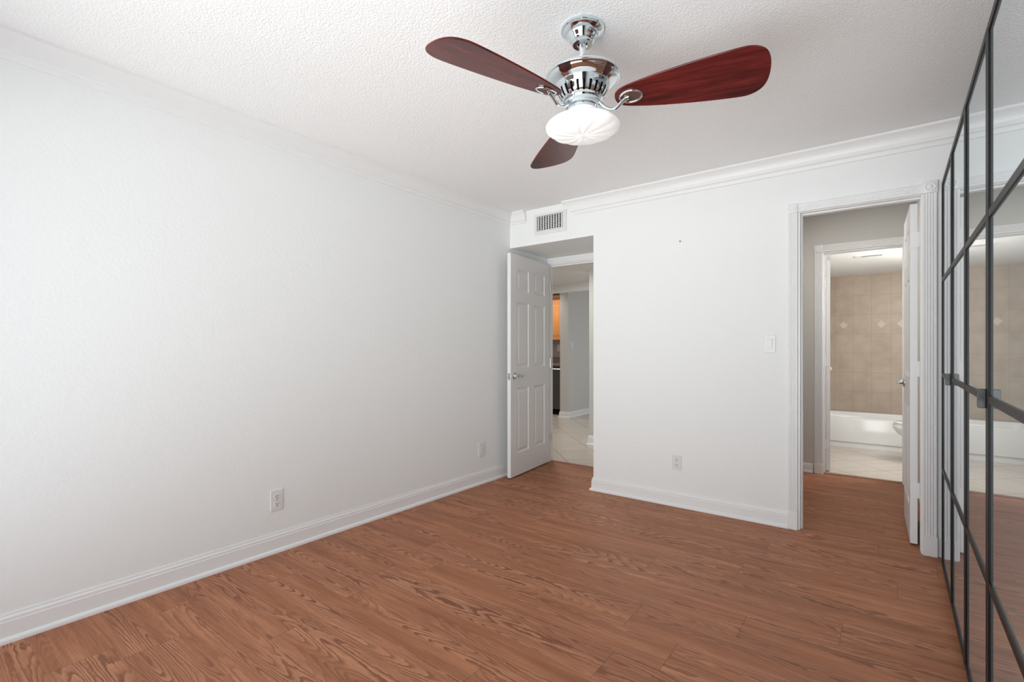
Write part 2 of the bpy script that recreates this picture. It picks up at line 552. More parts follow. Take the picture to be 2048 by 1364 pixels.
# jamb lining with stop
def jamb(name, label, x0, x1, y0, y1, zt, stop_y, mat='trim'):
    b = B()
    b.box(x0 - 0.02, x0, y0 - 0.001, y1 + 0.001, 0, zt + 0.02)
    b.box(x1, x1 + 0.02, y0 - 0.001, y1 + 0.001, 0, zt + 0.02)
    b.box(x0, x1, y0 - 0.001, y1 + 0.001, zt, zt + 0.02)
    b.box(x0, x0 + 0.010, stop_y, stop_y + 0.035, 0, zt - 0.010)
    b.box(x1 - 0.002, x1, stop_y, stop_y + 0.035, 0, zt - 0.010)
    b.box(x0, x1, stop_y, stop_y + 0.035, zt - 0.010, zt)
    return b.done(name, mat, **ST(label, 'door frame'))


jamb('trim_5', 'white jamb lining inside the right doorway', DX0, DX1, YB, YB + T, DZ, YB + 0.035)
b = B()
b.box(-2.79, -2.772, YA - 0.002, YA + TA + 0.002, 0, 2.062).box(-2.018, -2.0, YA - 0.002, YA + TA + 0.002, 0, 2.062)
b.box(-2.772, -2.018, YA - 0.002, YA + TA + 0.002, 2.044, 2.062)
b.box(-2.772, -2.018, YA + 0.030, YA + TA + 0.002, 2.030, 2.044)
b.box(-2.800, -1.935, YA - 0.016, YA - 0.002, 2.056, 2.115)
b.done('trim_6', 'trim', **ST('white door frame and head casing inside the entry alcove', 'door frame'))
B().prism([(0, 0), (0.055, 0), (0.045, 0.010), (0.010, 0.010)], (-2.772, YA + 0.004, 0.0), (0, 1, 0), (0, 0, 1), (0.754, 0, 0)).done('trim_7', 'thresh', **ST('wooden threshold strip under the alcove door', 'threshold'))
B().prism([(0, 0), (0.055, 0), (0.045, 0.012), (0.010, 0.012)], (-0.452, 5.435, 0.0), (0, 1, 0), (0, 0, 1), (0.574, 0, 0)).done('trim_8', 'thresh', **ST('wooden threshold strip at the bathroom doorway', 'threshold'))

# ------------------------------------------------------------------ six-panel doors
def door_leaf(wd, ht, th, mat, name, label):
    """hinge at local x = 0, leaf along +x, thickness y 0..th (moulded panels on both faces)"""
    b = B()
    st, mid = wd * 0.145, wd * 0.135
    pw = (wd - 2 * st - mid) / 2
    xs = [0, st, st + pw, st + pw + mid, wd - st, wd]
    zs = [0, 0.205, 0.205 + 0.60, 0.205 + 0.60 + 0.185, 1.595, 1.700, 1.900, ht]
    bm = b.bm
    for side in (0, 1):
        y0 = 0 if side == 0 else th
        dr = 1 if side == 0 else -1
        for i in range(5):
            for j in range(7):
                x0, x1, z0, z1 = xs[i], xs[i + 1], zs[j], zs[j + 1]
                if i in (1, 3) and j in (1, 3, 5):
                    loops = []
                    for ins, dep in ((0, 0), (0.010, 0.0105), (0.018, 0.0110), (0.042, 0.0020)):
                        y = y0 + dr * dep
                        loops.append([bm.verts.new(p) for p in ((x0 + ins, y, z0 + ins), (x1 - ins, y, z0 + ins), (x1 - ins, y, z1 - ins), (x0 + ins, y, z1 - ins))])
                    for a, c in zip(loops, loops[1:]):
                        for k in range(4):
                            bm.faces.new((a[k], a[(k + 1) % 4], c[(k + 1) % 4], c[k]))
                    bm.faces.new(loops[-1])
                else:
                    bm.faces.new([bm.verts.new(p) for p in ((x0, y0, z0), (x1, y0, z0), (x1, y0, z1), (x0, y0, z1))])
    for i in range(5):
        for z in (0, ht):
            bm.faces.new([bm.verts.new(p) for p in ((xs[i], 0, z), (xs[i + 1], 0, z), (xs[i + 1], th, z), (xs[i], th, z))])
    for j in range(7):
        for x in (0, wd):
            bm.faces.new([bm.verts.new(p) for p in ((x, 0, zs[j]), (x, 0, zs[j + 1]), (x, th, zs[j + 1]), (x, th, zs[j]))])
    return b.done(name, mat, **ST(label, 'door'))


def lever(parent, x, z, y, out, mat, wavy=True, toward=-1):
    """lever handle; rosette on the face y, sticking out along out (+1/-1 in y)"""
    b = B()
    b.lathe([(0.0325, 0), (0.0325, 0.004), (0.028, 0.009), (0.016, 0.011), (0.013, 0.020), (0.011, 0.040), (0.013, 0.046), (0.0, 0.049)] if out > 0 else
            [(0.0325, 0), (0.0325, -0.004), (0.028, -0.009), (0.016, -0.011), (0.013, -0.020), (0.011, -0.040), (0.013, -0.046), (0.0, -0.049)], (x, y, z), 'y', 28)
    n = 14
    pts, rs = [], []
    for i in range(n + 1):
        t = i / n
        pts.append((x + toward * (0.112 * t), y + out * (0.045 - 0.006 * t), z + (0.012 * math.sin(t * 2 * PI) if wavy else 0.004 * math.sin(t * PI))))
        rs.append(0.0085 - 0.003 * t if t < 0.9 else 0.0062)
    b.tube(pts, rs, 10)
    return b.done('door_handle', mat, parent, True)


def knob(parent, x, z, y, out, mat):
    s = out
    b = B().lathe([(0.033, 0), (0.033, 0.004 * s), (0.026, 0.008 * s), (0.012, 0.011 * s), (0.011, 0.032 * s), (0.020, 0.038 * s), (0.027, 0.048 * s), (0.027, 0.056 * s), (0.020, 0.064 * s), (0.0, 0.067 * s)], (x, y, z), 'y', 28)
    return b.done('door_knob', mat, parent, True)


def hinge(parent, x, y, z, mat='trim', ln=0.10, wd=0.032):
    b = B().box(x - 0.0015, x + 0.0005, y - wd, y - 0.002, z - ln / 2, z + ln / 2)
    b.lathe([(0.0065, -ln / 2), (0.0065, ln / 2)], (x - 0.004, y + 0.004, z), 'z', 12)
    return b.done('hinge', mat, parent)


# bedroom door, swung open against the left wall
d1 = door_leaf(0.782, 2.032, 0.035, 'door', 'door_1', 'white six-panel door standing open against the left wall')
d1.location = (-2.8005, 4.281, 0.010)
d1.rotation_euler = (0, 0, math.radians(-90 + 6.2))
# local +x runs to the free edge (towards the viewer), local y = +x world
lever(d1, 0.782 - 0.062, 0.918, 0.035, 1, 'chrome', True, -1)
B().box(0.7815, 0.7835, 0.006, 0.029, 0.885, 0.945).lathe([(0.009, 0.7830), (0.009, 0.7900), (0.006, 0.7920), (0.0, 0.7925)], (0, 0.0175, 0.915), 'x', 14).done('latch_plate', 'satin', d1)
for z in (0.25, 1.02, 1.80):
    B().box(-0.002, 0.0, 0.003, 0.030, z - 0.045, z + 0.045).lathe([(0.006, z - 0.045), (0.006, z + 0.045)], (-0.004, 0.041, 0), 'z', 12).done('hinge', 'satin', d1)

# door of the right doorway, swung away from the viewer
d2 = door_leaf(0.600, 2.032, 0.035, 'door', 'door_2', 'white door seen edge-on with painted hinges at the right doorway')
d2.location = (0.157, YB + T + 0.010, 0.010)
d2.rotation_euler = (0, 0, math.radians(91.25))
lever(d2, 0.600 - 0.062, 0.935, 0.035, 1, 'satin', False, -1)
for z in (0.32, 1.045, 1.815):
    b = B().box(-0.0025, 0.0, -0.017, 0.033, z - 0.045, z + 0.045)
    b.lathe([(0.007, z - 0.047), (0.007, z + 0.047)], (0.004, -0.008, 0), 'z', 12)
    b.done('hinge', 'trim', d2)

# ------------------------------------------------------------------ vestibule, bathroom, hall, kitchen shells
Y2, YT, ZB = 5.43, 7.80, 2.14
BX0, BX1 = -0.72, 0.80
b = B()
b.box(-0.92, -0.80, YB + T, Y2, 0, ZC).box(0.212, 0.332, YB + T, Y2, 0, ZC)
b.box(-0.80, -0.476, Y2, Y2 + T, 0, ZC).box(0.146, 0.332, Y2, Y2 + T, 0, ZC).box(-0.476, 0.146, Y2, Y2 + T, 2.092, ZC)
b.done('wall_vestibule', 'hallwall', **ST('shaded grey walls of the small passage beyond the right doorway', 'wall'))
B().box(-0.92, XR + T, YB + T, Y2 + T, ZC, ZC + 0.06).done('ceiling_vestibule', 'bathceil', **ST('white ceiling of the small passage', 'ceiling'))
B().prism(base_pts(0.09), (-0.80, Y2, 0), (0, -1, 0), (0, 0, 1), (0.26, 0, 0)).done('baseboard_vestibule', 'trim', **ST('grey-shaded baseboard beside the bathroom doorway', 'baseboard'))
casing('trim_9', 'fluted white casing with rosettes around the bathroom doorway', Y2, -0.460, 0.130, 2.082, 0.066, 0.066, 0.095)
jamb('trim_10', 'white jamb lining of the bathroom doorway', -0.456, 0.126, Y2, Y2 + T, 2.075, Y2 + 0.045)
d3 = door_leaf(0.572, 2.032, 0.035, 'door', 'door_3', 'white bathroom door opened inward with a brass knob')
d3.location = (-0.447, Y2 + T + 0.010, 0.012)
d3.rotation_euler = (0, 0, math.radians(100.0))
for v in d3.data.vertices: v.co.y = v.co.y - 0.035
knob(d3, 0.572 - 0.062, 0.955, -0.035, -1, 'brass')
knob(d3, 0.572 - 0.062, 0.955, 0.0, 1, 'brass')
for z in (0.25, 1.045, 1.80):
    b = B().box(-0.002, 0.0, -0.033, -0.003, z - 0.045, z + 0.045)
    b.lathe([(0.006, z - 0.045), (0.006, z + 0.045)], (-0.004, 0.004, 0), 'z', 12)
    b.done('hinge', 'trim', d3)

B().box(BX0 - T, BX1 + T, 5.49, YT + T, -0.06, 0).done('floor_bathroom', 'halltile', **ST('cream stone tile floor of the bathroom', 'floor'))
b = B()
b.box(BX0 - T, BX1 + T, YT, YT + T, 0, ZB)
b.done('wall_bathroom_back', 'tile', **ST('beige tiled wall above the bathtub', 'wall'))
b = B().box(BX0 - T, BX0, Y2 + T, YT, 0, ZB).box(BX1, BX1 + T, Y2 + T, YT, 0, ZB)
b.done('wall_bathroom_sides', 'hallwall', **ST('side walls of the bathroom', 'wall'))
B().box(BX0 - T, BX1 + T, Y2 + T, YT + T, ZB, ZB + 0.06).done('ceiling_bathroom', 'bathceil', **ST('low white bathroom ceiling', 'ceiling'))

# hall and kitchen
KX0, KY1 = -6.2, 9.4
B().box(KX0, -1.4, YA + 0.06, KY1, -0.06, 0.0005).done('floor_hall', 'halltile', **ST('cream floor tiles laid diagonally beyond the alcove door', 'floor'))
bm_fix = B()
bm_fix.box(KX0, XL - T, YA, YA + TA, 0, 2.3)
bm_fix.box(-1.81, -1.4, YA, YA + TA, 0, 2.3).box(-1.52, -1.4, YA + TA, 5.36, 0, 2.3)
bm_fix.box(KX0 - T, KX0, YA, KY1, 0, 2.3).box(KX0, -1.4, KY1, KY1 + T, 0, 2.3)
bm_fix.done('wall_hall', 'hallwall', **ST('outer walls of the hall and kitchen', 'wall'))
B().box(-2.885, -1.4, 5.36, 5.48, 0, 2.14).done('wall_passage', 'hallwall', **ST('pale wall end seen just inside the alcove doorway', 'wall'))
b = B()
b.prism(base_pts(0.115), (-2.885, 5.36, 0), (0, -1, 0), (0, 0, 1), (1.365, 0, 0), lambda u, v: -u, None)
b.prism(base_pts(0.115), (-2.885, 5.36, 0), (-1, 0, 0), (0, 0, 1), (0, 0.12, 0), lambda u, v: -u, None)
b.done('baseboard_passage', 'trim', **ST('white baseboard at the foot of the passage wall end', 'baseboard'))
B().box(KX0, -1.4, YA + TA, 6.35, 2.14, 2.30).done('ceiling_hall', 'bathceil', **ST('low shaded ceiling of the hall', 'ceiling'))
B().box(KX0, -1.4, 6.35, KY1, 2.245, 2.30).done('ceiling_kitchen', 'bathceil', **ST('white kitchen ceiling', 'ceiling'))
B().box(KX0, -1.4, 6.35, 6.47, 2.035, 2.245).done('trim_11', 'trim', **ST('pale header beam between hall and kitchen', 'beam'))
B().box(-4.450, -4.285, 7.22, KY1, 0, 2.245).done('wall_kitchen_stub', 'hallwall', **ST('pale wall end beside the dishwasher', 'wall'))
b = B()
b.prism(base_pts(0.10), (-4.450, 7.22, 0), (0, -1, 0), (0, 0, 1), (0.165, 0, 0), lambda u, v: -u, lambda u, v: u)
b.prism(base_pts(0.10), (-4.285, 7.22, 0), (1, 0, 0), (0, 0, 1), (0, KY1 - 7.22, 0), lambda u, v: -u, None)
b.prism(base_pts(0.10), (-4.450, 7.22, 0), (-1, 0, 0), (0, 0, 1), (0, 0.12, 0), lambda u, v: -u, None)
b.done('baseboard_kitchen', 'trim', **ST('white baseboard wrapping the kitchen wall end', 'baseboard'))
B().box(-6.2, -4.451, 8.052, 8.15, 0, 2.245).done('wall_kitchen_back', 'greywall', **ST('grey kitchen wall behind the counter', 'wall'))
B().prism(crown_pts(0.09, 0.06), (-4.450, 7.22, 2.245), (0, -1, 0), (0, 0, 1), (0.165, 0, 0), lambda u, v: -u, lambda u, v: u).done('trim_12', 'trim', **ST('crown moulding on the kitchen wall end', 'crown moulding'))
B().box(-4.62, -4.52, 6.47, 7.70, 2.165, 2.245).done('trim_13', 'trim', **ST('pale boxed moulding under the kitchen ceiling', 'moulding'))

# ------------------------------------------------------------------ ceiling fan
FX, FY = -0.950, 1.710
fan = thing('ceiling_fan', 'chrome ceiling fan with three mahogany blades and a white glass light', 'ceiling fan', (FX, FY, ZC))
Z = lambda z: z - ZC
B().lathe([(0.0, 0.0), (0.084, 0.0), (0.085, -0.006), (0.083, -0.011), (0.078, -0.013), (0.078, -0.016), (0.070, -0.024), (0.063, -0.028), (0.062, -0.031), (0.057, -0.040), (0.050, -0.046), (0.049, -0.049), (0.045, -0.055), (0.041, -0.058), (0.041, -0.063), (0.038, -0.066), (0.023, -0.066), (0.022, -0.058), (0.020, -0.050), (0.0, -0.048)], seg=72).done('canopy', 'chrome', fan, True)
B().lathe([(0.0, -0.045), (0.017, -0.048), (0.019, -0.056), (0.0135, -0.064), (0.0135, Z(2.272)), (0.0, Z(2.272))], seg=32).done('downrod', 'chrome', fan, True)
seg = 120
prof = [(0.0, Z(2.276)), (0.030, Z(2.275)), (0.036, Z(2.268)), (0.080, Z(2.264)), (0.120, Z(2.259)), (0.140, Z(2.254)), (0.1455, Z(2.249)), (0.1465, Z(2.244)), (0.1445, Z(2.239)), (0.1385, Z(2.236)), (0.1370, Z(2.233)), (0.130, Z(2.226)), (0.118, Z(2.218)), (0.110, Z(2.214)), (0.1065, Z(2.2115)), (0.1050, Z(2.206)), (0.1010, Z(2.200)), (0.0985, Z(2.190)), (0.0940, Z(2.178)), (0.0870, Z(2.166)), (0.0800, Z(2.158)), (0.0740, Z(2.153)), (0.0, Z(2.153))]
B().lathe(prof, seg=seg, skip=lambda i, k: i in (17, 18, 19) and k % 5 in (0, 1)).done('motor_housing', 'chrome', fan, True)
B().lathe([(0.0, Z(2.205)), (0.088, Z(2.203)), (0.086, Z(2.185)), (0.076, Z(2.165)), (0.0, Z(2.160))], seg=48).done('dark_core', 'void', fan, True)  # black core put in so the vent slots read dark
B().lathe([(0.0, Z(2.153)), (0.066, Z(2.152)), (0.066, Z(2.149)), (0.0705, Z(2.147)), (0.0705, Z(2.141)), (0.067, Z(2.138)), (0.066, Z(2.130)), (0.063, Z(2.128)), (0.0, Z(2.128))], seg=64).done('blade_hub', 'chrome', fan, True)
B().lathe([(0.0, Z(2.129)), (0.052, Z(2.129)), (0.052, Z(2.124)), (0.059, Z(2.122)), (0.059, Z(2.112)), (0.0, Z(2.112))], seg=48).done('switch_cup', 'chrome', fan, True)

# swirled opal bowl
b = B()
rings = []
pr = [(0.052, 2.121), (0.056, 2.119), (0.056, 2.092), (0.060, 2.088), (0.085, 2.081), (0.112, 2.073), (0.132, 2.065), (0.1425, 2.056), (0.1450, 2.049), (0.1425, 2.042), (0.132, 2.033), (0.112, 2.025), (0.085, 2.019), (0.055, 2.0155), (0.030, 2.0145), (0.016, 2.016), (0.008, 2.0145), (0.0, 2.014)]
SG = 144
for i, (r, z) in enumerate(pr):
    rings.append([])
    k0 = max(0.0, min(1.0, (i - 4) / 4)) * (1 if i < 16 else 0)
    for k in range(SG):
        a = 2 * PI * k / SG
        tw = a * 12 + 2.4 * (1 - r / 0.145)
        rip = abs(math.sin(tw / 2))
        amp_ = 0.0030 * k0 * (1.0 if i > 8 else 0.75)
        rr = r - (1 - rip) * amp_ * (0.35 if i < 12 else 0.3)
        zz = z + (1 - rip) * amp_ * (0.8 if i >= 9 else -0.3)
        rings[-1].append(b.bm.verts.new((rr * math.cos(a), rr * math.sin(a), Z(zz))))
for i in range(len(pr) - 1):
    for k in range(SG):
        b.bm.faces.new((rings[i][k], rings[i][(k + 1) % SG], rings[i + 1][(k + 1) % SG], rings[i + 1][k]))
b.done('light_shade', 'opal', fan, True)

# blades (local +x is outward)
def blade_mesh():
    b = B()
    up = []
    ctl = [(0.128, 0.0), (0.131, 0.020), (0.142, 0.036), (0.165, 0.049), (0.21, 0.062), (0.28, 0.078), (0.36, 0.092), (0.44, 0.103), (0.52, 0.111), (0.575, 0.1145), (0.600, 0.112), (0.622, 0.103), (0.640, 0.088), (0.652, 0.066), (0.659, 0.036), (0.661, 0.0)]
    # smooth through control points
    fine = []
    for i in range(len(ctl) - 1):
        p0 = ctl[max(i - 1, 0)] if i else (ctl[1][0], -ctl[1][1])
        p1, p2 = ctl[i], ctl[i + 1]
        p3 = ctl[i + 2] if i + 2 < len(ctl) else (ctl[-2][0], -ctl[-2][1])
        for s_ in range(3):
            t = s_ / 3
            fine.append(tuple(0.5 * (2 * p1[k] + (p2[k] - p0[k]) * t + (2 * p0[k] - 5 * p1[k] + 4 * p2[k] - p3[k]) * t * t + (3 * p1[k] - p0[k] - 3 * p2[k] + p3[k]) * t ** 3) for k in (0, 1)))
    fine.append(ctl[-1])
    out = fine + [(x, -y) for x, y in fine[-2:0:-1]]
    h = 0.0032
    loops = []
    for ins, z in ((0.0018, -h), (0.0, -h + 0.0018), (0.0, h - 0.0018), (0.0018, h)):
        L = []
        n = len(out)
        for i, (x, y) in enumerate(out):
            cx, cy = x - 0.4, y
            dd = math.hypot(cx, cy)
            L.append(b.bm.verts.new((x - cx / dd * ins, y - cy / dd * ins, z)))
        loops.append(L)
    n = len(out)
    for A_, C_ in zip(loops, loops[1:]):
        for i in range(n):
            b.bm.faces.new((A_[i], A_[(i + 1) % n], C_[(i + 1) % n], C_[i]))
    b.bm.faces.new(loops[0][::-1]); b.bm.faces.new(loops[-1])
    return b


PITCH = math.radians(14.5)
proto = blade_mesh().done('blade', 'blade', fan)
arm_pts = []
for i in range(21):
    t = i / 20
    x = 0.062 + 0.118 * t
    z = 0.000 - 0.042 * math.sin(min(1, t / 0.50) * PI / 2) if t < 0.50 else -0.042 + 0.036 * (1 - math.cos((t - 0.50) / 0.50 * PI)) / 2
    arm_pts.append((x, 0, z))
arm_b = B().tube(arm_pts, [0.0100 - 0.0022 * math.sin(i / 20 * PI) for i in range(21)], 14, False, 0.85)
pa = arm_b.done('blade_iron', 'chrome', fan, True)
ring_pts = [(0.188 + 0.041 * math.cos(a), 0.030 * math.sin(a), -0.0055) for a in [2 * PI * k / 40 for k in range(40)]]
rb = B().tube(ring_pts, 0.0042, 10, True)
rb.lathe([(0.008, -0.0095), (0.009, -0.006), (0.012, -0.004)], (0.172, 0, 0), 'z', 6)
pring = rb.done('iron_ring', 'chrome', pa, True)
pcap = B().lathe([(0.0, -0.0048), (0.96, -0.0048), (1.0, -0.0032)], (0, 0, 0), 'z', 40).done('cover_plate', 'bladecap', pa)
for v in pcap.data.vertices:
    v.co.x, v.co.y = 0.188 + v.co.x * 0.040, v.co.y * 0.029
for k, ang in enumerate((14.5, 134.5, -106.0)):
    R = Matrix.Rotation(math.radians(ang), 4, 'Z') 
    Tz = Matrix.Translation((0, 0, Z(2.140)))
    RP = Matrix.Rotation(-PITCH, 4, 'X')
    if k == 0:
        bl, ar, ri, ca = proto, pa, pring, pcap
    else:
        bl, ar, ri, ca = proto.copy(), pa.copy(), pring.copy(), pcap.copy()
        for o in (bl, ar, ri, ca): COL.objects.link(o)
        bl.parent = fan; ar.parent = fan; ri.parent = ar; ca.parent = ar
    bl.matrix_local = Tz @ R @ RP
    ar.matrix_local = Tz @ R
    ri.matrix_local = RP
    ca.matrix_local = RP

# ------------------------------------------------------------------ mirrored wardrobes
XF, XM, WT = 0.2305, 0.2357, 2.062
def wardrobe_door(parent, y0, y1, handle_y):
    """y1 > y0; black frame with mirror panes, facing -x"""
    b = B()
    s = 0.022
    z0, z1 = 0.028, WT
    b.box(XF, XF + 0.022, y0, y0 + s, z0, z1, 0.0012).box(XF, XF + 0.022, y1 - s, y1, z0, z1, 0.0012)
    b.box(XF, XF + 0.022, y0 + s, y1 - s, z0, z0 + s, 0.0012).box(XF, XF + 0.022, y0 + s, y1 - s, z1 - s, z1, 0.0012)
    for zc in (0.530, 1.036, 1.542):
        b.box(XF + 0.0006, XF + 0.022, y0 + s - 0.001, y1 - s + 0.001, zc - 0.011, zc + 0.011, 0.001)
    fr = b.done('wardrobe_door', 'black', parent)
    B().box(XM, XM + 0.004, y0 + s * 0.5, y1 - s * 0.5, z0 + s * 0.5, z1 - s * 0.5).done('mirror_pane', 'mirror', fr)
    if handle_y:
        b = B().box(XF - 0.0185, XF - 0.0005, handle_y - 0.005, handle_y + 0.005, 1.010, 1.063)
        es = [e for e in b.bm.edges if abs(e.verts[0].co.y - e.verts[1].co.y) > 0.005 and e.verts[0].co.x < XF - 0.01]
        bmesh.ops.bevel(b.bm, geom=es, offset=0.005, segments=4, affect='EDGES', profile=0.5)
        bmesh.ops.bevel(b.bm, geom=[e for e in b.bm.edges if len(e.link_faces) == 2 and e.calc_face_angle(0) > 1.0], offset=0.0014, segments=2, affect='EDGES', profile=0.5)
        b.done('handle', 'dark_handle', fr)
    return fr


def wardrobe(ya, yb, label):
    """unit spanning ya..yb (yb far), two doors meeting in the middle"""
    A_ = -0.0112                      # the run stands a touch out of square with the wall
    P_ = Matrix.Translation((XF, 2.42, 0)) @ Matrix.Rotation(A_, 4, 'Z') @ Matrix.Translation((-XF, -2.42, 0)) @ Vector((0.55, (ya + yb) / 2, 0))
    t = thing('wardrobe', label, 'wardrobe', tuple(P_), (0, 0, A_), group='mirrored wardrobes along the right wall')
    t2 = Matrix.Translation((-0.55, -(ya + yb) / 2, 0))
    ym = (ya + yb) / 2
    kids = []
    b = B()
    b.box(XF + 0.026, XR - 0.040, ya, ya + 0.018, 0, WT - 0.012).box(XF + 0.026, XR - 0.040, yb - 0.018, yb, 0, WT - 0.012)
    b.box(XF + 0.026, XR - 0.040, ya + 0.018, yb - 0.018, WT - 0.030, WT - 0.012).box(XF + 0.05, XR - 0.040, ya + 0.018, yb - 0.018, 0.02, 0.055)
    b.box(XR - 0.040, XR - 0.032, ya, yb, 0, WT - 0.012)
    kids.append(b.done('carcass', 'carcass', t))
    kids.append(wardrobe_door(t, ym + 0.002, yb - 0.002, ym + 0.012))
    kids.append(wardrobe_door(t, ya + 0.002, ym - 0.002, None))
    for k in kids: k.matrix_local = t2
    return t


wardrobe(2.402, 3.470, 'far mirrored black-framed wardrobe, next to the right doorway casing')
wardrobe(1.332, 2.400, 'nearer mirrored black-framed wardrobe, cut off by the right picture edge')

# ------------------------------------------------------------------ air vent, outlets, switch, nail
def register(name, label, x0, x1, z0, z1, gx0, gx1, gz0, gz1, y):
    t = thing(name, label, 'air vent', ((x0 + x1) / 2, y, (z0 + z1) / 2))
    ox, oz = (x0 + x1) / 2, (z0 + z1) / 2
    F = lambda a, c_, d_, e_, f_, g_: (a - ox, c_ - ox, d_, e_, f_ - oz, g_ - oz)
    b = B()
    b.box(*F(x0, gx0, -0.010, 0.0, z0, z1)).box(*F(gx1, x1, -0.010, 0.0, z0, z1)).box(*F(gx0, gx1, -0.010, 0.0, z0, gz0)).box(*F(gx0, gx1, -0.010, 0.0, gz1, z1))
    b.box(*F(gx0 - 0.006, gx0, -0.014, -0.010, gz0 - 0.006, gz1 + 0.006)).box(*F(gx1, gx1 + 0.006, -0.014, -0.010, gz0 - 0.006, gz1 + 0.006))
    b.box(*F(gx0, gx1, -0.014, -0.010, gz0 - 0.006, gz0)).box(*F(gx0, gx1, -0.014, -0.010, gz1, gz1 + 0.006))
    b.done('frame', 'plastic', t)
    B().box(*F(gx0, gx1, -0.0024, -0.0012, gz0, gz1)).done('duct_shade', 'void', t)  # thin black sheet standing in for the shade inside the duct
    b = B()
    n = 10
    for k in range(n):
        xc = gx0 + (gx1 - gx0) * (k + 0.5) / n - ox
        a = 0.35
        dx, dy = 0.0035 * math.sin(a), 0.0042
        b.prism([(-0.0028, 0), (0.0028, 0), (0.0028 + 2 * dx, dy), (-0.0028 + 2 * dx, dy)], (xc - dx, -0.0085, gz0 - oz), (1, 0, 0), (0, 1, 0), (0, 0, gz1 - gz0))
    b.done('fins', 'plastic', t)
    b = B()
    for k in range(9):
        zc = gz0 + (gz1 - gz0) * (k + 0.5) / 9 - oz
        b.box(gx0 - ox, gx1 - ox, -0.0042, -0.0026, zc - 0.0016, zc + 0.0016)
    b.done('louvers', 'plastic', t)
    return t


register('air_vent', 'white air vent with metal fins high above the alcove', -2.526, -2.188, 2.200, 2.382, -2.492, -2.222, 2.232, 2.362, YB)
# plaster patch the vent sits in
B().prism([(-2.66, 2.30), (-2.60, 2.30), (-2.545, 2.415), (-2.20, 2.438), (-2.20, 2.20), (-2.66, 2.20)], (0, YB, 0), (1, 0, 0), (0, 0, 1), (0, -0.0008, 0)).done('trim_14', 'wall', **ST('white plaster patch around the air vent', 'plaster patch'))


def plate(name, label, loc, rotz, wd, ht, kind, category):
    """wall plate: local -y is out of the wall"""
    t = thing(name, label, category, loc, (0, 0, rotz))
    b = B().box(-wd / 2, wd / 2, -0.006, 0, -ht / 2, ht / 2, 0.0022)
    b.done('cover_plate', 'plastic', t)
    if kind == 'duplex':
        for s in (1, -1):
            zc = s * ht * 0.185
            b = B().box(-0.0165, 0.0165, -0.0085, -0.0055, zc - 0.0145, zc + 0.0145)
            es = [e for e in b.bm.edges if abs(e.verts[0].co.y - e.verts[1].co.y) > 0.002]
            bmesh.ops.bevel(b.bm, geom=es, offset=0.007, segments=4, affect='EDGES', profile=0.5)
            sk = b.done('socket', 'plastic', t)
            b = B().box(-0.0078, -0.0054, -0.0089, -0.0084, zc - 0.0005, zc + 0.0085).box(0.0054, 0.0078, -0.0089, -0.0084, zc + 0.0005, zc + 0.0085)
            b.lathe([(0.0032, -0.0084), (0.0032, -0.0089)], (0, 0, zc - 0.0075), 'y', 12)
            b.done('slots', 'void', sk)
        B().lathe([(0.003, -0.0058), (0.003, -0.0072), (0.0, -0.0076)], (0, 0, 0), 'y', 12).done('screw', 'satin', t)
    elif kind == 'rocker':
        B().box(-0.0175, 0.0175, -0.0075, -0.0055, -0.034, 0.034, 0.001).done('bezel', 'plastic', t)
        B().prism([(-0.0075, -0.030), (-0.0085, -0.030), (-0.0135, 0.028), (-0.0120, 0.030), (-0.0075, 0.030)], (-0.0150, 0, 0), (0, 1, 0), (0, 0, 1), (0.030, 0, 0)).done('rocker', 'plastic', t)
    else:
        B().box(-0.0170, 0.0170, -0.0074, -0.0055, -0.034, 0.034, 0.001).done('insert', 'plastic', t)
        B().lathe([(0.0055, -0.0070), (0.0055, -0.0120), (0.0035, -0.0120), (0.0035, -0.0080), (0.0, -0.0080)], (0, 0, 0.0), 'y', 14).done('jack', 'plastic', t)
    return t


plate('wall_outlet', 'white duplex outlet low on the long left wall, nearest the viewer', (XL, 1.434, 0.299), PI / 2, 0.072, 0.120, 'duplex', 'outlet')
plate('jack_plate', 'white wall plate low on the left wall, near the open panelled door', (XL, 3.248, 0.296), PI / 2, 0.074, 0.122, 'jack', 'wall plate')
plate('wall_outlet', 'white duplex outlet low on the far wall between the two doorways', (-1.235, YB, 0.3275), 0, 0.070, 0.108, 'duplex', 'outlet')
plate('light_switch', 'white rocker light switch left of the fluted right doorway', (-0.612, YB, 1.209), 0, 0.072, 0.122, 'rocker', 'light switch')
B().lathe([(0.0018, 0.0), (0.0018, -0.010), (0.0042, -0.010), (0.0042, -0.0115), (0.0, -0.012)], (-1.208, YB, 1.974), 'y', 12).done('wall_nail', 'void', label='small dark nail alone high on the far wall', category='nail')

